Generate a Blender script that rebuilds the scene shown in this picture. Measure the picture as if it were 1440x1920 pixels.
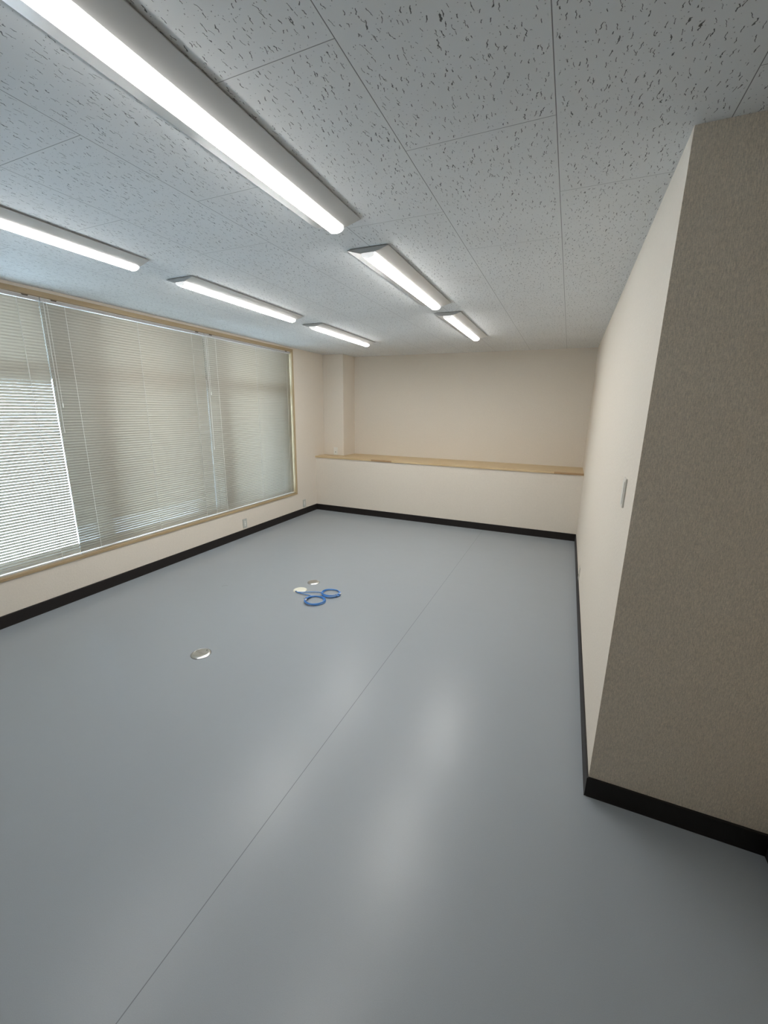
import bpy, bmesh, math, random
from mathutils import Vector, Matrix

# ------------------------------------------------------------------ scene, camera, world, exposure
for o in list(bpy.data.objects):
    bpy.data.objects.remove(o, do_unlink=True)
S = bpy.context.scene
COL = S.collection
S.view_settings.view_transform = 'Standard'
S.view_settings.look = 'None'
S.view_settings.gamma = 1.0
S.view_settings.use_curve_mapping = False
S.view_settings.exposure = 0.28

LAMP = 54.0          # strength of the LED diffusers
SKY = 16.5           # strength of the overcast sky outside

H = 2.423           # ceiling
XL, XR = -3.643, 0.243
YB, Y2, YC = 5.647, 6.295, 1.685
XA, YN = 0.858, -4.5      # alcove wall, wall behind the camera
ZS = 0.874          # ledge height
YP, XP = 5.912, -3.279   # pillar front and right side

yaw, pit, rol, fpx = 0.4077, -0.2414, -0.0157, 776.8
Mc = Matrix.Rotation(yaw, 3, 'Z') @ Matrix.Rotation(pit, 3, 'X') @ Matrix.Rotation(rol, 3, 'Y')
right, fwd, up = Mc.col[0], Mc.col[1], Mc.col[2]
cam_d = bpy.data.cameras.new('camera')
cam = bpy.data.objects.new('camera', cam_d)
COL.objects.link(cam)
m4 = Matrix(((right.x, up.x, -fwd.x, 0.0), (right.y, up.y, -fwd.y, 0.0), (right.z, up.z, -fwd.z, 1.6), (0, 0, 0, 1)))
cam.matrix_world = m4
cam_d.sensor_fit = 'VERTICAL'
cam_d.sensor_height = 36.0
cam_d.sensor_width = 27.0
cam_d.lens = fpx / 1920 * 36.0
cam_d.clip_start = 0.02
S.camera = cam

W = bpy.data.worlds.new('overcast_sky')
S.world = W
W.use_nodes = True
bg = W.node_tree.nodes['Background']
bg.inputs[0].default_value = (0.60, 0.79, 1.0, 1)
bg.inputs[1].default_value = SKY

pl = bpy.data.lights.new('window_portal', 'AREA')
pl.shape = 'RECTANGLE'; pl.size = 4.7; pl.size_y = 2.1
pl.cycles.is_portal = True
po = bpy.data.objects.new('window_portal', pl)
po.location = (-3.90, 2.8, 1.37)
po.rotation_euler = (0, -math.pi / 2, 0)
po.rotation_euler = Matrix(((0, 0, -1), (1, 0, 0), (0, -1, 0))).to_euler()   # -Z looks to +X
COL.objects.link(po)

# ------------------------------------------------------------------ node helpers
class NT:
    def __init__(s, name):
        s.m = bpy.data.materials.new(name); s.m.use_nodes = True
        s.t = s.m.node_tree; s.n = s.t.nodes; s.b = s.n['Principled BSDF']
    def set(s, **k):
        for a, v in k.items():
            i = s.b.inputs[a.replace('_', ' ')]
            if hasattr(v, 'links') and not isinstance(v, (int, float, tuple)): s.t.links.new(v, i)
            else: i.default_value = v
        return s
    def L(s, a, b): s.t.links.new(a, b)
    def put(s, sock, v):
        if isinstance(v, bpy.types.NodeSocket): s.L(v, sock)
        else: sock.default_value = v
    def math(s, op, a, b=0.0, c=0.0, clamp=False):
        n = s.n.new('ShaderNodeMath'); n.operation = op; n.use_clamp = clamp
        s.put(n.inputs[0], a); s.put(n.inputs[1], b); s.put(n.inputs[2], c)
        return n.outputs[0]
    def co(s):
        g = s.n.new('ShaderNodeNewGeometry'); return g.outputs['Position']
    def obj(s):
        g = s.n.new('ShaderNodeTexCoord'); return g.outputs['Object']
    def sep(s, v):
        n = s.n.new('ShaderNodeSeparateXYZ'); s.L(v, n.inputs[0]); return n.outputs
    def comb(s, x, y, z=0.0):
        n = s.n.new('ShaderNodeCombineXYZ')
        for i, q in enumerate((x, y, z)): s.put(n.inputs[i], q)
        return n.outputs[0]
    def mapv(s, v, scale=(1, 1, 1), loc=(0, 0, 0), rot=(0, 0, 0)):
        n = s.n.new('ShaderNodeMapping'); s.L(v, n.inputs[0])
        n.inputs['Scale'].default_value = scale; n.inputs['Location'].default_value = loc
        n.inputs['Rotation'].default_value = rot
        return n.outputs[0]
    def noise(s, v, scale, detail=2.0, rough=0.5, col=False):
        n = s.n.new('ShaderNodeTexNoise'); s.L(v, n.inputs['Vector'])
        n.inputs['Scale'].default_value = scale; n.inputs['Detail'].default_value = detail
        n.inputs['Roughness'].default_value = rough
        return n.outputs['Color' if col else 'Fac']
    def vmath(s, op, a, b=(0, 0, 0), sc=None):
        n = s.n.new('ShaderNodeVectorMath'); n.operation = op
        s.put(n.inputs[0], a); s.put(n.inputs[1], b)
        if sc is not None: s.put(n.inputs['Scale'], sc)
        return n.outputs[0]
    def ramp(s, f, lo, hi, a=0.0, b=1.0):
        n = s.n.new('ShaderNodeMapRange'); s.put(n.inputs[0], f)
        n.inputs[1].default_value = lo; n.inputs[2].default_value = hi
        n.inputs[3].default_value = a; n.inputs[4].default_value = b
        return n.outputs[0]
    def mix(s, f, a, b):
        n = s.n.new('ShaderNodeMix'); n.data_type = 'RGBA'
        s.put(n.inputs[0], f); s.put(n.inputs[6], a); s.put(n.inputs[7], b)
        return n.outputs[2]
    def bump(s, h, strength=0.3, dist=0.002):
        n = s.n.new('ShaderNodeBump'); s.L(h, n.inputs['Height'])
        n.inputs['Strength'].default_value = strength; n.inputs['Distance'].default_value = dist
        s.L(n.outputs[0], s.b.inputs['Normal'])
        return s

def plain(name, c, r=0.5, metal=0.0, spec=0.5, noise=0.0, nscale=60):
    k = NT(name).set(Roughness=r, Metallic=metal)
    k.b.inputs['Specular IOR Level'].default_value = spec
    if noise:
        f = k.noise(k.obj(), nscale, 3)
        k.L(k.mix(f, tuple(q * (1 - noise) for q in c) + (1,), tuple(min(1, q * (1 + noise)) for q in c) + (1,)), k.b.inputs['Base Color'])
    else:
        k.set(Base_Color=tuple(c) + (1,))
    return k.m

# --- wallpaper: fine mottled plaster-look
def wallpaper(name, c, kind='plaster'):
    k = NT(name).set(Roughness=0.75)
    k.b.inputs['Specular IOR Level'].default_value = 0.3
    p = k.co()
    if kind == 'plaster':
        a = k.noise(p, 75, 4, 0.6); b = k.noise(p, 260, 2, 0.5)
        h = k.math('ADD', k.ramp(a, 0.35, 0.65), k.math('MULTIPLY', b, 0.5))
        k.L(k.mix(k.ramp(a, 0.35, 0.65), tuple(q * 0.965 for q in c) + (1,), tuple(c) + (1,)), k.b.inputs['Base Color'])
        k.bump(h, 0.35, 0.0012)
    else:                                   # woven linen paper with upright threads
        t = k.noise(k.mapv(p, (620, 620, 70)), 1.0, 2, 0.6)
        t2 = k.noise(k.mapv(p, (300, 300, 420)), 1.0, 2, 0.6)
        h = k.math('ADD', t, k.math('MULTIPLY', t2, 0.6))
        k.L(k.mix(k.ramp(h, 0.55, 1.05), tuple(q * 0.72 for q in c) + (1,), tuple(min(1, q * 1.16) for q in c) + (1,)), k.b.inputs['Base Color'])
        k.bump(h, 0.4, 0.0012)
    return k.m

M = {}
M['wall'] = wallpaper('cream_wallpaper', (0.77, 0.705, 0.615))
M['wall_weave'] = wallpaper('woven_wallpaper', (0.80, 0.71, 0.595), 'weave')

# --- ceiling boards: fissured plaster tiles with thin joints
def ceiling_mat():
    k = NT('fissured_ceiling_board').set(Roughness=0.85)
    k.b.inputs['Specular IOR Level'].default_value = 0.2
    p = k.co(); sx, sy, sz = k.sep(p)
    w, l = 0.4583, 0.9165
    u = k.math('DIVIDE', k.math('ADD', sx, 0.1275 + 20 * w), w)
    cu = k.math('FLOOR', u); fu = k.math('FRACT', u)
    par = k.math('MODULO', cu, 2.0)        # 1 or 0
    v = k.math('ADD', k.math('DIVIDE', k.math('ADD', sy, -1.03 + 10 * l), l), k.math('MULTIPLY', par, 0.5))
    fv = k.math('FRACT', v)
    du = k.math('MULTIPLY', k.math('MINIMUM', fu, k.math('SUBTRACT', 1.0, fu)), w)
    dv = k.math('MULTIPLY', k.math('MINIMUM', fv, k.math('SUBTRACT', 1.0, fv)), l)
    ju = k.ramp(du, 0.0007, 0.0015, 0.9, 0.0)
    jv = k.ramp(dv, 0.0006, 0.0014, 0.75, 0.0)
    joint = k.math('MAXIMUM', ju, jv)
    edge = k.ramp(k.math('MINIMUM', du, dv), 0.006, 0.012, 0.0, 1.0)
    # wiggling fissures: short strokes running along y
    def strokes(seed, cell, halflen, halfw, keep, wig):
        q = k.comb(k.math('ADD', sx, seed * 3.17), k.math('ADD', sy, seed * 1.73), 0.0)
        nz = k.noise(q, 95, 1, 0.5, col=True)
        d = k.vmath('SCALE', k.vmath('SUBTRACT', nz, (0.5, 0.5, 0.5)), sc=wig)
        q2 = k.vmath('ADD', q, d)
        qs = k.vmath('MULTIPLY', q2, (1 / cell, 0.62 / cell, 0))
        vo = k.n.new('ShaderNodeTexVoronoi'); vo.voronoi_dimensions = '2D'; vo.feature = 'F1'
        vo.inputs['Scale'].default_value = 1.0
        k.L(qs, vo.inputs['Vector'])
        dl = k.vmath('SUBTRACT', qs, vo.outputs['Position'])
        lx, ly, _ = k.sep(dl)
        lx = k.math('MULTIPLY', lx, cell); ly = k.math('MULTIPLY', ly, cell / 0.62)
        cr, cg, cb = k.sep(vo.outputs['Color'])
        # lean each stroke a little its own way
        lx = k.math('ADD', lx, k.math('MULTIPLY', ly, k.math('MULTIPLY', k.math('SUBTRACT', cr, 0.46), 0.7)))
        hl = k.math('MULTIPLY', k.math('ADD', 0.25, k.math('MULTIPLY', cg, 0.75)), halflen)
        hw = k.math('MULTIPLY', k.math('ADD', 0.6, k.math('MULTIPLY', cr, 0.5)), halfw)
        ax = k.math('DIVIDE', k.math('ABSOLUTE', lx), hw)
        ay = k.math('DIVIDE', k.math('ABSOLUTE', ly), hl)
        m = k.math('MULTIPLY', k.ramp(ax, 0.75, 1.25, 1, 0), k.ramp(ay, 0.85, 1.05, 1, 0))
        on = k.math('LESS_THAN', cb, keep)
        return k.math('MULTIPLY', m, on)
    a = strokes(1.0, 0.022, 0.0112, 0.00098, 0.70, 0.008)
    b = strokes(2.7, 0.034, 0.0145, 0.00120, 0.45, 0.012)
    c = strokes(5.1, 0.012, 0.0016, 0.00110, 0.50, 0.002)
    f = k.math('MAXIMUM', k.math('MAXIMUM', a, b), k.math('MULTIPLY', c, 0.75))
    f = k.math('MULTIPLY', f, edge)
    big = k.noise(p, 2.0, 2)
    base = k.mix(k.ramp(big, 0.3, 0.7), (0.74, 0.745, 0.74, 1), (0.78, 0.785, 0.78, 1))
    col = k.mix(f, base, (0.15, 0.15, 0.148, 1))  # dark stroke colour paints in the shade inside the fissure pits
    col = k.mix(joint, col, (0.17, 0.165, 0.16, 1))
    k.L(col, k.b.inputs['Base Color'])
    hgt = k.math('SUBTRACT', 1.0, k.math('MAXIMUM', f, joint))
    k.bump(hgt, 0.5, 0.002)
    return k.m
M['ceiling'] = ceiling_mat()

# --- floor: grey blue vinyl sheet, one welded seam
def floor_mat():
    k = NT('grey_vinyl_floor')
    p = k.co(); sx, sy, sz = k.sep(p)
    big = k.noise(p, 1.3, 3, 0.55)
    fine = k.noise(p, 420, 2, 0.6)
    streak = k.noise(k.mapv(p, (26, 2.0, 1)), 1.0, 4, 0.6)
    c = k.mix(k.ramp(fine, 0.3, 0.7), (0.298, 0.327, 0.350, 1), (0.320, 0.350, 0.374, 1))
    seam = k.ramp(k.math('ABSOLUTE', k.math('ADD', sx, 0.931)), 0.0009, 0.0020, 1.0, 0.0)
    # tiny curled scuff
    ax = k.math('ADD', sx, 2.735); ay = k.math('SUBTRACT', sy, 2.665)
    r = k.math('SQRT', k.math('ADD', k.math('MULTIPLY', ax, ax), k.math('MULTIPLY', ay, ay)))
    scf = k.math('MULTIPLY', k.ramp(k.math('ABSOLUTE', k.math('SUBTRACT', r, 0.026)), 0.0015, 0.003, 1, 0), k.math('GREATER_THAN', k.math('SUBTRACT', ay, ax), 0.012))
    c = k.mix(k.math('MULTIPLY', seam, 0.8), c, (0.10, 0.11, 0.12, 1))
    c = k.mix(k.math('MULTIPLY', scf, 0.7), c, (0.11, 0.11, 0.11, 1))
    k.L(c, k.b.inputs['Base Color'])
    rg = k.math('ADD', k.ramp(big, 0.3, 0.7, 0.295, 0.335), k.ramp(streak, 0.3, 0.75, -0.004, 0.006))
    k.L(rg, k.b.inputs['Roughness'])
    k.b.inputs['Specular IOR Level'].default_value = 0.5
    und = k.noise(p, 5.0, 2)
    h = k.math('ADD', k.math('MULTIPLY', und, 1.0), k.math('ADD', k.math('MULTIPLY', fine, 0.02), k.math('MULTIPLY', seam, -0.06)))
    k.bump(h, 0.25, 0.006)
    return k.m
M['floor'] = floor_mat()

def wood_mat(name, c1, c2, ax='y', scale=1.0):
    k = NT(name).set(Roughness=0.45)
    sc = {'y': (55, 2.2, 55), 'x': (2.2, 55, 55), 'z': (55, 55, 2.2)}[ax]
    p = k.co()
    g = k.noise(k.mapv(p, tuple(q * scale for q in sc)), 1.0, 4, 0.6)
    g2 = k.noise(k.mapv(p, tuple(q * 3.2 for q in sc)), 1.0, 2, 0.5)
    f = k.math('ADD', k.ramp(g, 0.35, 0.65, 0, 0.8), k.math('MULTIPLY', g2, 0.2), clamp=True)
    k.L(k.mix(f, c1 + (1,), c2 + (1,)), k.b.inputs['Base Color'])
    k.bump(g2, 0.15, 0.0005)
    return k.m
M['wood_y'] = wood_mat('pale_pine_lengthwise', (0.38, 0.28, 0.16), (0.50, 0.38, 0.225), 'y')
M['wood_z'] = wood_mat('pale_pine_upright', (0.44, 0.325, 0.18), (0.56, 0.43, 0.25), 'z')
M['wood_x'] = wood_mat('pale_pine_ledge', (0.56, 0.41, 0.22), (0.70, 0.54, 0.33), 'x')
M['wood_dark'] = wood_mat('darker_pine_stave', (0.37, 0.23, 0.115), (0.47, 0.31, 0.17), 'x')
M['base'] = plain('dark_brown_vinyl_skirting', (0.013, 0.010, 0.0095), 0.5, spec=0.35, noise=0.15)
M['alu'] = plain('silver_aluminium_sash', (0.55, 0.56, 0.57), 0.35, 0.9, noise=0.05)
M['slat'] = plain('ivory_slat_enamel', (0.54, 0.505, 0.43), 0.38, noise=0.03)
M['rail_grey'] = plain('grey_rail_enamel', (0.46, 0.45, 0.45), 0.4, noise=0.03)
M['rail'] = plain('ivory_rail_enamel', (0.70, 0.68, 0.64), 0.35, noise=0.03)
M['cord'] = plain('white_cord', (0.85, 0.84, 0.80), 0.7, noise=0.05)
M['bracket'] = plain('dark_bracket_steel', (0.10, 0.08, 0.06), 0.5, 0.4, noise=0.1)
M['steel'] = plain('satin_stainless_steel', (0.66, 0.66, 0.65), 0.28, 1.0, noise=0.06)
M['groove'] = plain('dark_joint_rubber', (0.06, 0.06, 0.06), 0.7, noise=0.1)
M['cream'] = plain('cream_plastic', (0.78, 0.77, 0.66), 0.4, noise=0.03)
M['plate'] = plain('light_grey_switch_plastic', (0.64, 0.62, 0.56), 0.35, noise=0.02)
M['plate_w'] = plain('white_socket_plastic', (0.80, 0.79, 0.74), 0.35, noise=0.02)
M['plate_dk'] = plain('grey_socket_plastic', (0.50, 0.51, 0.47), 0.35, noise=0.02)
M['slot'] = plain('dark_slot', (0.03, 0.03, 0.03), 0.6, noise=0.1)
M['blue'] = plain('blue_cable_sheath', (0.07, 0.26, 0.66), 0.35, noise=0.08)
M['clear'] = plain('clear_grey_plug_plastic', (0.72, 0.70, 0.74), 0.2, noise=0.05)
M['tie'] = plain('black_twist_tie', (0.02, 0.02, 0.025), 0.5, noise=0.1)
M['concrete'] = plain('pale_concrete_ground', (0.74, 0.76, 0.76), 0.9, noise=0.08, nscale=3)

def body_mat():
    k = NT('white_painted_lamp_body').set(Base_Color=(0.50, 0.50, 0.49, 1), Roughness=0.20)
    k.b.inputs['Specular IOR Level'].default_value = 0.6
    n = k.noise(k.co(), 380, 2, 0.5)
    k.L(k.ramp(n, 0.3, 0.7, 0.14, 0.24), k.b.inputs['Roughness'])
    k.bump(n, 0.08, 0.0006)
    return k.m
M['body'] = body_mat()

def diffuser_mat(LAMP):                        # LEDs face down: strongest below, weaker at the flanks
    k = NT('lit_led_diffuser').set(Base_Color=(0.85, 0.85, 0.85, 1), Roughness=0.3)
    g = k.n.new('ShaderNodeNewGeometry')
    nx, ny, nz = k.sep(g.outputs['Normal'])
    dn = k.math('POWER', k.math('MAXIMUM', k.math('MULTIPLY', nz, -1.0), 0.0), 1.4)
    st = k.ramp(dn, 0.0, 1.0, 0.14 * LAMP, 1.0 * LAMP)
    k.b.inputs['Emission Color'].default_value = (1.0, 0.985, 0.955, 1)
    k.L(st, k.b.inputs['Emission Strength'])
    return k.m
M['led'] = diffuser_mat(LAMP)
M['led_front'] = diffuser_mat(LAMP * 0.62)

def glass_mat():
    k = NT('window_glass'); t = k.t
    gl = k.n.new('ShaderNodeBsdfGlossy'); gl.inputs['Roughness'].default_value = 0.02
    tr = k.n.new('ShaderNodeBsdfTransparent'); tr.inputs[0].default_value = (0.94, 0.95, 0.95, 1)
    fr = k.n.new('ShaderNodeFresnel'); fr.inputs[0].default_value = 1.45
    mx = k.n.new('ShaderNodeMixShader')
    k.L(fr.outputs[0], mx.inputs[0]); k.L(tr.outputs[0], mx.inputs[1]); k.L(gl.outputs[0], mx.inputs[2])
    out = [n for n in k.n if n.type == 'OUTPUT_MATERIAL'][0]
    k.L(mx.outputs[0], out.inputs[0])
    return k.m
M['glass'] = glass_mat()

# ------------------------------------------------------------------ mesh helpers
def box(bm, x0, x1, y0, y1, z0, z1, mi=0):
    vs = [bm.verts.new((x, y, z)) for x in (x0, x1) for y in (y0, y1) for z in (z0, z1)]
    for f in ((0, 1, 3, 2), (4, 6, 7, 5), (0, 4, 5, 1), (2, 3, 7, 6), (0, 2, 6, 4), (1, 5, 7, 3)):
        bm.faces.new([vs[i] for i in f]).material_index = mi
    return vs

def obj(name, bm, mats, parent=None, bevel=0.0, smooth=False, seg=2, loc=None):
    bmesh.ops.recalc_face_normals(bm, faces=bm.faces[:])
    me = bpy.data.meshes.new(name); bm.to_mesh(me); bm.free()
    for m in (mats if isinstance(mats, (list, tuple)) else [mats]): me.materials.append(m)
    o = bpy.data.objects.new(name, me); COL.objects.link(o)
    if loc: o.location = loc
    if parent: o.parent = parent
    if bevel:
        b = o.modifiers.new('bevel', 'BEVEL'); b.width = bevel; b.segments = seg; b.limit_method = 'ANGLE'
    if smooth:
        for p in me.polygons: p.use_smooth = True
    return o

def bobj(name, boxes, mats, parent=None, bevel=0.0, **k):
    bm = bmesh.new()
    for b in boxes: box(bm, *b)
    return obj(name, bm, mats, parent, bevel, **k)

def struct(o):
    o['kind'] = 'structure'; return o

def thing(name, label, cat, loc, group=None, rotz=0.0):
    e = bpy.data.objects.new(name, None); COL.objects.link(e)
    e.empty_display_size = 0.05
    e.location = loc; e.rotation_euler = (0, 0, rotz)
    e['label'] = label; e['category'] = cat
    if group: e['group'] = group
    return e

def tag(o, label, cat, group=None):
    o['label'] = label; o['category'] = cat
    if group: o['group'] = group
    return o

def tube(bm, pts, r, n=8, closed=False):
    pts = [Vector(p) for p in pts]
    N = len(pts); rings = []
    prev = None
    for i, p in enumerate(pts):
        if closed: t = pts[(i + 1) % N] - pts[i - 1]
        else: t = pts[min(i + 1, N - 1)] - pts[max(i - 1, 0)]
        t.normalize()
        a = Vector((0, 0, 1)) if abs(t.z) < 0.9 else Vector((1, 0, 0))
        if prev is not None: a = prev
        s = t.cross(a).normalized(); u = s.cross(t).normalized(); prev = u
        rings.append([bm.verts.new(p + r * (math.cos(q) * s + math.sin(q) * u)) for q in [2 * math.pi * j / n for j in range(n)]])
    for i in range(N if closed else N - 1):
        A, B = rings[i], rings[(i + 1) % N]
        for j in range(n):
            bm.faces.new((A[j], A[(j + 1) % n], B[(j + 1) % n], B[j]))
    if not closed:
        bm.faces.new(rings[0]); bm.faces.new(rings[-1])

def prism_y(bm, prof, y0, y1, mi=0):
    """closed x-z profile swept along y"""
    A = [bm.verts.new((x, y0, z)) for x, z in prof]; B = [bm.verts.new((x, y1, z)) for x, z in prof]
    n = len(prof)
    for i in range(n): bm.faces.new((A[i], A[(i + 1) % n], B[(i + 1) % n], B[i])).material_index = mi
    bm.faces.new(A).material_index = mi; bm.faces.new(B).material_index = mi

def lathe(bm, prof, n=48, mi=0, ang=(0, 2 * math.pi)):
    rings = []
    for r, z in prof:
        if r < 1e-6: rings.append([bm.verts.new((0, 0, z))])
        else: rings.append([bm.verts.new((r * math.cos(2 * math.pi * j / n), r * math.sin(2 * math.pi * j / n), z)) for j in range(n)])
    for A, B in zip(rings, rings[1:]):
        for j in range(n):
            j2 = (j + 1) % n
            if len(A) == 1 and len(B) == 1: continue
            if len(A) == 1: f = bm.faces.new((A[0], B[j], B[j2]))
            elif len(B) == 1: f = bm.faces.new((A[j], B[0], A[j2]))
            else: f = bm.faces.new((A[j], B[j], B[j2], A[j2]))
            f.material_index = mi; f.smooth = True

# ------------------------------------------------------------------ room shell
T = 0.2
WY0, WY1, WZ0, WZ1 = 0.30, 5.118, 0.345, 2.400     # outer edge of the window lining
struct(bobj('floor', [(XL - T, XA + T, YN - T, Y2 + T, -0.12, 0)], M['floor']))
struct(bobj('ceiling', [(XL - T, XA + T, YN - T, Y2 + T, H, H + 0.15)], M['ceiling']))
struct(bobj('wall_left', [
    (XL - T, XL, YN - T, WY0, 0, H), (XL - T, XL, WY1, Y2 + T, 0, H),
    (XL - T, XL, WY0, WY1, 0, WZ0), (XL - T, XL, WY0, WY1, WZ1, H)], M['wall']))
struct(bobj('wall_back', [(XL, XR, Y2, Y2 + T, 0, H)], M['wall']))
struct(bobj('wall_low_ledge', [(XL, XR, YB, YB + 0.12, 0, ZS - 0.024)], M['wall']))
struct(bobj('wall_pillar', [(XL, XP, YP, Y2, ZS, H)], M['wall'], bevel=0.003))
# right wall with its free corner towards the camera; the return face has the woven paper
bm = bmesh.new()
box(bm, XR, XA + T, YC, Y2 + T, 0, H)
bm.faces.ensure_lookup_table()
bmesh.ops.recalc_face_normals(bm, faces=bm.faces[:])
for f in bm.faces:
    if f.normal.y < -0.9: f.material_index = 1
struct(obj('wall_right', bm, [M['wall'], M['wall_weave']]))
struct(bobj('wall_right_alcove', [(XA, XA + T, YN - T, YC, 0, H)], M['wall_weave']))
struct(bobj('wall_front', [(XL, XA, YN - T, YN, 0, H)], M['wall']))

# skirting: thin vinyl strip with a small rounded top and a toe
HB, TB = 0.094, 0.007
def skirting(name, a, b, nrm):
    a = Vector((a[0], a[1], 0)); b = Vector((b[0], b[1], 0)); n = Vector((nrm[0], nrm[1], 0))
    prof = [(0, 0), (TB + 0.002, 0), (TB + 0.0005, 0.006), (TB, 0.02), (TB, HB - 0.004), (TB - 0.002, HB - 0.001), (TB - 0.005, HB), (0, HB)]
    bm = bmesh.new()
    A = [bm.verts.new(a + n * d + Vector((0, 0, z))) for d, z in prof]
    B = [bm.verts.new(b + n * d + Vector((0, 0, z))) for d, z in prof]
    for i in range(len(prof)): bm.faces.new((A[i], A[(i + 1) % len(prof)], B[(i + 1) % len(prof)], B[i]))
    bm.faces.new(A); bm.faces.new(B)
    return struct(obj(name, bm, M['base']))
skirting('baseboard_left', (XL, YN), (XL, YB), (1, 0))
skirting('baseboard_back', (XL + TB, YB), (XR - TB, YB), (0, -1))
skirting('baseboard_right', (XR, YB), (XR, YC - TB), (-1, 0))
skirting('baseboard_right_return', (XR, YC), (XA - TB, YC), (0, -1))
skirting('baseboard_alcove', (XA, YC), (XA, YN), (-1, 0))
skirting('baseboard_front', (XL + TB, YN), (XA - TB, YN), (0, 1))

# timber lining of the window opening
LT = 0.024
px0, px1 = XL - 0.145, XL + 0.010
struct(bobj('trim_1', [(px0, px1, WY0, WY1, WZ0, WZ0 + LT)], M['wood_y'], bevel=0.002))       # sill
struct(bobj('trim_2', [(px0, px1, WY0, WY1, WZ1 - 0.036, WZ1)], M['wood_y'], bevel=0.002))     # head
struct(bobj('trim_3', [(px0, px1, WY1 - LT, WY1, WZ0 + LT, WZ1 - 0.036)], M['wood_z'], bevel=0.002))
struct(bobj('trim_4', [(px0, px1, WY0, WY0 + LT, WZ0 + LT, WZ1 - 0.036)], M['wood_z'], bevel=0.002))

# aluminium windows: three bays, each with a transom, two lower sliding sashes
gx = XL - 0.175
bays = [(WY0, 2.36), (2.36, 3.78), (3.78, WY1)]
for i, (a, b) in enumerate(bays):
    z0, z1 = WZ0 + 0.005, WZ1 - 0.005
    fr = struct(bobj('window_%d' % (i + 1), [
        (gx - 0.03, gx + 0.03, a, b, z0, z0 + 0.045), (gx - 0.03, gx + 0.03, a, b, z1 - 0.045, z1),
        (gx - 0.03, gx + 0.03, a, a + 0.04, z0 + 0.045, z1 - 0.045), (gx - 0.03, gx + 0.03, b - 0.04, b, z0 + 0.045, z1 - 0.045),
        (gx - 0.03, gx + 0.03, a + 0.04, b - 0.04, 1.83, 1.90)], M['alu']))
    if i == 0:                                  # unseen upright, added to block daylight in the blind gap above the transom
        bobj('added_mullion', [(gx - 0.028, gx + 0.028, 2.085, 2.150, 1.90, z1 - 0.045)], M['alu'], fr)
    ya, yb = a + 0.041, b - 0.041
    X0, X1 = gx - 0.011, gx + 0.011
    sa = bobj('sash', [(X0, X1, ya, yb, z0 + 0.046, z0 + 0.075), (X0, X1, ya, yb, 1.80, 1.829),
                       (X0, X1, ya, ya + 0.03, z0 + 0.075, 1.80), (X0, X1, yb - 0.03, yb, z0 + 0.075, 1.80)], M['alu'], fr)
    bobj('pane', [(gx - 0.003, gx + 0.003, ya + 0.03, yb - 0.03, z0 + 0.075, 1.80)], M['glass'], sa)
    bobj('pane', [(gx - 0.003, gx + 0.003, a + 0.04, b - 0.04, 1.90, z1 - 0.045)], M['glass'], fr)

struct(bobj('ground', [(-40, XL - T - 0.02, -25, 35, -0.5, -0.35)], M['concrete']))

# ------------------------------------------------------------------ ledge board
bm = bmesh.new()
ET = 0.024
y0 = YB - 0.012
box(bm, XL, XR, y0 + 0.02, YP, ZS - ET, ZS)
box(bm, XP, XR, YP, Y2, ZS - ET, ZS)
x = XL
for xe, mi in ((-2.66, 0), (-2.33, 1), (-1.15, 0), (-0.10, 0), (XR, 1)):
    box(bm, x, xe - 0.0006, y0, y0 + 0.02, ZS - ET, ZS, mi); x = xe
tag(obj('ledge_board', bm, [M['wood_x'], M['wood_dark']]),
    'long pale pine board capping the low wall across the back of the room', 'shelf')

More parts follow.
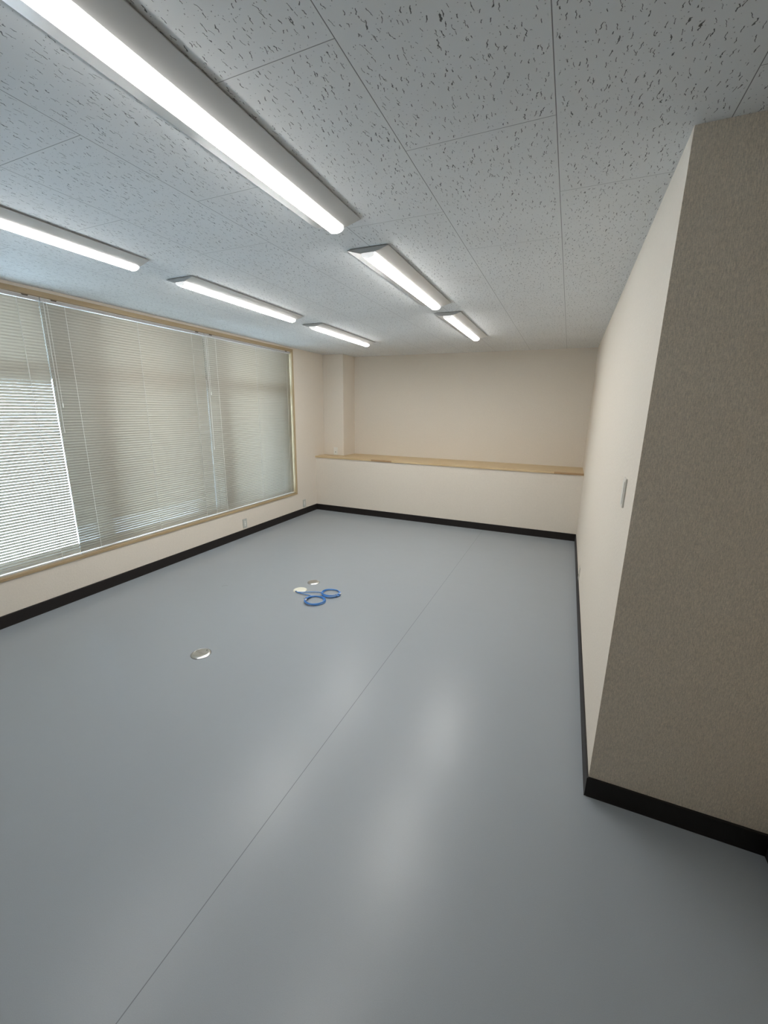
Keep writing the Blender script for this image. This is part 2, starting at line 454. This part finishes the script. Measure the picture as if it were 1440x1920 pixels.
# ------------------------------------------------------------------ blinds
def make_blind(ya, yb, tilt_deg, cords, label, wand_y, wand_len, cordlen, n_sag=0):
    x0 = XL - 0.030                                   # slat centre plane
    ztop = WZ1 - 0.036
    t = thing('venetian_blind', label, 'blind', (x0, (ya + yb) / 2, ztop), 'ivory venetian blinds in the long window')
    yc = (ya + yb) / 2; L = (yb - ya) / 2
    # everything local to the empty
    bm = bmesh.new()
    prof = [(-0.0125, 0), (-0.0125, -0.023), (-0.0100, -0.0255), (0.0115, -0.0255), (0.0135, -0.023), (0.0135, -0.001), (0.0115, 0)]
    prism_y(bm, prof, -L, L)
    obj('headrail', bm, M['rail_grey'], t)
    bm = bmesh.new()
    for zl in (-0.0022, -0.0258):
        tube(bm, [(0.0135, -L + 0.001, zl), (0.0135, L - 0.001, zl)], 0.0019, 8)
    obj('rail_lip', bm, M['cord'], t)  # rolled lips, coloured white to paint in highlights along the rail edges
    avail = ztop - 0.026 - (WZ0 + LT + 0.003) - 0.012
    n = round(avail / 0.0215 - 0.45); pitch = avail / (n + 0.45)
    bm = bmesh.new()
    rnd = random.Random(int(ya * 100))
    for i in range(n):
        zc = -0.026 - pitch * (i + 0.75)
        a = math.radians(tilt_deg + rnd.uniform(-0.8, 0.8))
        top, bot = [], []
        for j in range(7):
            s = (j / 6 - 0.5) * 0.025
            cr = 0.0034 * (1 - (s / 0.0125) ** 2)      # crown, convex upwards / outwards
            for lst, off in ((top, 0.0003), (bot, -0.0003)):
                hh = cr + off
                # s runs towards the room, and up with the tilt
                lst.append((s * math.cos(a) - hh * math.sin(a), zc + s * math.sin(a) + hh * math.cos(a)))
        loop = top + bot[::-1]
        A = [bm.verts.new((x, -L, z)) for x, z in loop]; B = [bm.verts.new((x, L, z)) for x, z in loop]
        m = len(loop)
        for q in range(m):
            f = bm.faces.new((A[q], A[(q + 1) % m], B[(q + 1) % m], B[q])); f.smooth = q not in (6, 13)
        bm.faces.new(A); bm.faces.new(B)
    obj('slats', bm, M['slat'], t)
    zb = -0.026 - avail
    bm = bmesh.new(); prism_y(bm, [(-0.012, zb), (0.012, zb), (0.013, zb - 0.004), (0.010, zb - 0.010), (-0.010, zb - 0.010), (-0.013, zb - 0.004)], -L, L)
    obj('bottom_rail', bm, M['rail'], t)
    for cy in cords:
        bm = bmesh.new()
        for dx in (-0.0105, 0.0105):
            tube(bm, [(dx, cy - yc, -0.024), (dx, cy - yc, zb)], 0.0016, 6)
        obj('ladder_cord', bm, M['cord'], t)
    for cy in (ya + 0.09, yb - 0.09):
        bobj('bracket', [(-0.005, 0.0155, cy - yc - 0.022, cy - yc + 0.022, -0.0035, 0.0), (0.0136, 0.0155, cy - yc - 0.018, cy - yc + 0.018, -0.008, -0.003)], M['bracket'], t)
    bm = bmesh.new(); wy = wand_y - yc
    tube(bm, [(0.0185, wy, -0.018), (0.0195, wy, -0.05), (0.0195, wy, -wand_len)], 0.0030, 6)
    tube(bm, [(0.0195, wy, -wand_len), (0.0195, wy, -wand_len - 0.03)], 0.0045, 8)
    obj('tilt_wand', bm, M['rail'], t)
    bm = bmesh.new()
    tube(bm, [(0.0185, wy + 0.022, -0.018), (0.020, wy + 0.022, -0.10), (0.020, wy + 0.019, -cordlen)], 0.0014, 6)
    tube(bm, [(0.020, wy + 0.019, -cordlen), (0.020, wy + 0.019, -cordlen - 0.035)], 0.0045, 8)
    obj('lift_cord', bm, M['cord'], t)
    return t
make_blind(WY0 + LT + 0.006, 2.030, 55, (0.50, 1.17, 1.885), 'venetian blind nearest the camera, its lower slats bright with daylight', 0.42, 1.1, 1.2)
make_blind(2.036, 3.560, 70, (2.20, 2.80, 3.40), 'middle of the three venetian blinds, evenly grey with slats closed', 2.050, 0.95, 0.75)
make_blind(3.565, WY1 - LT - 0.012, 66, (3.72, 4.38, 5.00), 'farthest venetian blind, beside the bare corner by the ledge', 3.575, 1.2, 0.6)

# ------------------------------------------------------------------ ceiling lights
def make_light(xc, ya, yb, label):
    L = (yb - ya) / 2
    t = thing('ceiling_light', label, 'ceiling light', (xc, (ya + yb) / 2, H), 'long surface mounted ceiling lights')
    bm = bmesh.new()
    w, d = 0.119, 0.028
    prism_y(bm, [(-w, -0.005), (-w, -0.008), (-0.043, -d), (0.043, -d), (w, -0.008), (w, -0.005)], -L, L)
    obj('lamp_body', bm, M['body'], t, bevel=0.0012)
    bobj('mounting_plate', [(-0.108, 0.108, -L + 0.008, L - 0.008, -0.005, 0)], M['body'], t)
    # diffuser: half-round bar
    bm = bmesh.new(); pr = []
    for j in range(17):
        a = math.pi * j / 16
        pr.append((0.036 * math.cos(a), -d - 0.003 - 0.020 * math.sin(a) ** 0.8))
    prof = [(0.036, -d)] + pr + [(-0.036, -d)]
    A = [bm.verts.new((x, -L + 0.012, z)) for x, z in prof]; B = [bm.verts.new((x, L - 0.012, z)) for x, z in prof]
    for i in range(len(prof) - 1):
        f = bm.faces.new((A[i], A[i + 1], B[i + 1], B[i])); f.smooth = True
    f = bm.faces.new((A[-1], A[0], B[0], B[-1]))
    bm.faces.new(A); bm.faces.new(B)
    obj('diffuser', bm, M['led_front' if ya < 1 else 'led'], t)
    for s in (-1, 1):
        bm = bmesh.new()
        A = [bm.verts.new((x * 1.03, s * (L - 0.012), z - (0.0008 if z < -d else 0))) for x, z in prof]
        B = [bm.verts.new((x * 0.97, s * (L - 0.002), z * 1.0 + (0.003 if z < -d - 0.01 else 0))) for x, z in prof]
        for i in range(len(prof)): bm.faces.new((A[i], A[(i + 1) % len(prof)], B[(i + 1) % len(prof)], B[i]))
        bm.faces.new(A); bm.faces.new(B)
        obj('end_cap', bm, M['endcap'], t)
    return t
ke = NT('milky_end_cap').set(Base_Color=(0.85, 0.86, 0.87, 1), Roughness=0.3)
ke.b.inputs['Emission Color'].default_value = (1, 0.99, 0.97, 1); ke.b.inputs['Emission Strength'].default_value = 0.5
M['endcap'] = ke.m
XA_, XB_ = -1.058, -2.440
make_light(XA_, 0.615, 1.865, 'biggest ceiling light in view, overhead and cut by the top left corner of the photo')
make_light(XA_, 2.175, 3.425, 'middle ceiling light of the right-hand row, away from the window')
make_light(XA_, 3.745, 4.995, 'farthest ceiling light of the right-hand row, nearest the back wall')
make_light(XB_, 0.650, 1.900, 'ceiling light of the window-side row, cut by the left photo edge')
make_light(XB_, 2.205, 3.455, 'middle ceiling light of the window-side row')
make_light(XB_, 3.775, 5.025, 'farthest ceiling light of the window-side row, nearest the pillar')

# ------------------------------------------------------------------ wall plates (built facing +x, origin at the wall)
def plate(name, label, cat, loc, rotz, kind, mat, group=None):
    t = thing(name, label, cat, loc, group, rotz)
    w, h = 0.035, 0.060
    bobj('cover_plate', [(0.0, 0.007, -w, w, -h, h)], mat, t, bevel=0.0025, seg=3)
    if kind == 'socket':
        bobj('socket_insert', [(0.007, 0.0085, -0.0115, 0.0115, -0.034, 0.034)], M['plate_w'] if mat == M['plate_dk'] else mat, t, bevel=0.0008)
        for zc in (0.018, -0.018):
            bobj('outlet_slots', [(0.0086, 0.0090, -0.0068, -0.0052, zc - 0.004, zc + 0.004), (0.0086, 0.0090, 0.0052, 0.0068, zc - 0.004, zc + 0.004)], M['slot'], t)
    elif kind == 'jack':
        bobj('jack_insert', [(0.007, 0.0085, -0.0115, 0.0115, -0.034, 0.034)], mat, t, bevel=0.0008)
        bobj('jack_hole', [(0.0086, 0.0092, -0.007, 0.007, -0.020, -0.009)], M['slot'], t)
    else:
        bobj('rocker', [(0.007, 0.0088, -0.021, 0.021, -0.046, 0.046)], mat, t, bevel=0.0015, seg=3)
    return t
plate('wall_outlet', 'wall socket under the window below the farthest blind', 'socket', (XL, 3.965, 0.170), 0, 'socket', M['plate_dk'], 'grey socket plates low on the walls')
plate('wall_outlet', 'wall socket near the left back corner, right of the window', 'socket', (XL, 5.290, 0.170), 0, 'socket', M['plate_dk'], 'grey socket plates low on the walls')
plate('wall_outlet', 'small jack plate on the pillar just above the pine ledge', 'socket', (-3.425, YP, ZS + 0.066), -math.pi / 2, 'jack', M['plate_w'])
plate('wall_outlet', 'socket plate low on the white right wall, seen edge-on', 'socket', (XR, 3.99, 0.175), math.pi, 'socket', M['plate'], 'grey socket plates low on the walls')
plate('light_switch', 'light switch plate on the white right wall near its corner', 'switch', (XR, 1.940, 1.285), math.pi, 'rocker', M['plate'])

# ------------------------------------------------------------------ floor fittings
def floor_disc(loc, R, label, rot, group):
    t = thing('floor_outlet', label, 'floor outlet', (loc[0], loc[1], 0.0), group, rot)
    bm = bmesh.new()
    lathe(bm, [(R + 0.0015, 0.0), (R + 0.0015, 0.0012), (R, 0.0014), (0.0, 0.0014)])
    obj('gasket', bm, M['groove'], t)
    bm = bmesh.new()
    lathe(bm, [(R, 0.0012), (R - 0.002, 0.0035), (R * 0.76, 0.0095), (R * 0.74, 0.0095), (R * 0.735, 0.006), (0.0, 0.006)])
    obj('bezel', bm, M['steel'], t)
    # two lids split along a chord
    r = R * 0.72
    for part, (a0, a1) in (('hinged_lid', (-2.25, 1.0)), ('fixed_lid', (1.06, 3.98))):
        bm = bmesh.new()
        n = 40
        ring = [(r * math.cos(a0 + (a1 - a0) * i / n), r * math.sin(a0 + (a1 - a0) * i / n)) for i in range(n + 1)]
        A = [bm.verts.new((x, y, 0.006)) for x, y in ring]; B = [bm.verts.new((x * .985, y * .985, 0.0102)) for x, y in ring]
        for i in range(len(ring)): bm.faces.new((A[i], A[(i + 1) % len(ring)], B[(i + 1) % len(ring)], B[i]))
        bm.faces.new(A); bm.faces.new(B)
        obj(part, bm, M['steel'], t)
    bobj('finger_notch', [(0.012, 0.030, -r * 0.80, -r * 0.80 + 0.004, 0.0100, 0.0106)], M['groove'], t)
    return t
floor_disc((-2.082, 1.776), 0.063, 'round steel floor outlet lying alone nearest the camera', 2.2, 'round steel floor outlets')
floor_disc((-2.055, 3.098), 0.056, 'round steel floor outlet behind the cream cable cover', 0.4, 'round steel floor outlets')

t = thing('cable_cover', 'round cream cover on the floor where the blue cables come out', 'floor outlet', (-2.065, 2.893, 0), None, 0.0)
bm = bmesh.new(); lathe(bm, [(0.064, 0.0), (0.064, 0.002), (0.0, 0.002)]); obj('base_ring', bm, M['steel'], t)
bm = bmesh.new(); lathe(bm, [(0.061, 0.002), (0.060, 0.005), (0.052, 0.0085), (0.030, 0.010), (0.0, 0.0102)]); obj('cover_disc', bm, M['cream'], t)
bm = bmesh.new(); lathe(bm, [(0.0085, 0.004), (0.0085, 0.0110), (0.0, 0.0110)], 20)
obj('cable_hole', bm, M['slot'], t, loc=(-0.012, -0.047, 0.0))

def cable(name, label, centre, R, turns, start, entry_ang, seed, lift=0.0, tie_ang=0.0, plug_ang=3.0):
    rnd = random.Random(seed)
    rc = 0.0035
    t = thing(name, label, 'cable', (centre[0], centre[1], 0), 'blue cables coiled on the floor')
    pts = []
    s = Vector((start[0] - centre[0], start[1] - centre[1], 0.011))
    ex, ey = R * math.cos(entry_ang), R * math.sin(entry_ang)
    e = Vector((ex, ey, rc + 0.001))
    tan = Vector((-math.sin(entry_ang), math.cos(entry_ang), 0))
    d = (e - s).length
    P0, P3 = s, e
    P1 = s + Vector((0.03, -0.05, 0.02)) * (d / 0.2); P2 = e - tan * d * 0.35
    P1.z = 0.016; P2.z = rc
    for i in range(25):
        u = i / 25
        p = P0 * (1 - u) ** 3 + P1 * 3 * u * (1 - u) ** 2 + P2 * 3 * u * u * (1 - u) + P3 * u ** 3
        p.z = max(p.z, rc + 0.0003); pts.append(p)
    N = 56
    tot = int(N * turns)
    ph = [rnd.uniform(0, 6.28) for _ in range(8)]
    for i in range(tot + 1):
        a = entry_ang + 2 * math.pi * i / N
        k = i / N
        rr = R * (1 + 0.045 * math.sin(k * 2.3 + ph[0]) + 0.03 * math.sin(a * 2 + ph[1]) * math.sin(k + ph[2]))
        ox = 0.006 * math.sin(k * 1.7 + ph[3]); oy = 0.006 * math.cos(k * 1.3 + ph[4])
        z = rc + 0.001 + lift * max(0, math.cos(a - 3.4)) + k * 0.0042 * (0.75 + 0.35 * math.sin(a + ph[5])) 
        if k < 0.25: z = rc + 0.0003 + (z - rc) * k * 4
        pts.append(Vector((rr * math.cos(a) + ox * min(1, k * 3), rr * math.sin(a) + oy * min(1, k * 3), z)))
    bm = bmesh.new(); tube(bm, pts, rc, 8)
    obj('cable', bm, M['blue'], t, smooth=True)
    end, dr = pts[-1], (pts[-1] - pts[-2]).normalized()
    bm = bmesh.new()
    tube(bm, [end - dr * 0.004, end + dr * 0.012], 0.0046, 8); obj('plug_boot', bm, M['blue'], t)
    bm = bmesh.new(); box(bm, 0.0, 0.021, -0.0058, 0.0058, -0.004, 0.004)
    pg = obj('plug', bm, M['clear'], t, bevel=0.0008)
    pg.location = end + dr * 0.011; pg.rotation_euler = (0, 0, math.atan2(dr.y, dr.x))
    # twist tie around the bundle
    c = Vector((R * math.cos(tie_ang), R * math.sin(tie_ang), rc + turns * 0.0021))
    rad = Vector((math.cos(tie_ang), math.sin(tie_ang), 0))
    hh = turns * 0.0023 + 0.0035
    ring = [c + rad * (0.0125 * math.cos(q)) + Vector((0, 0, max(hh * math.sin(q), -c.z + 0.001))) for q in [2 * math.pi * j / 20 for j in range(20)]]
    bm = bmesh.new(); tube(bm, ring, 0.0012, 6, closed=True)
    e2 = c + rad * 0.0125
    tube(bm, [e2, e2 + rad * 0.010 + Vector((0, 0, 0.004)), e2 + rad * 0.016 + Vector((0, 0, -0.001))], 0.0010, 6)
    obj('twist_tie', bm, M['tie'], t)
    return t
hole = (-2.077, 2.846)
cable('network_cable', 'nearer coil of blue cable with its plug at the left', (-1.822, 2.762), 0.083, 4.15, hole, 2.6, 4, 0.006, tie_ang=3.3)
cable('network_cable', 'farther coil of blue cable, tied at its right side', (-1.772, 2.945), 0.080, 4.4, hole, 3.6, 9, 0.004, tie_ang=-0.5)
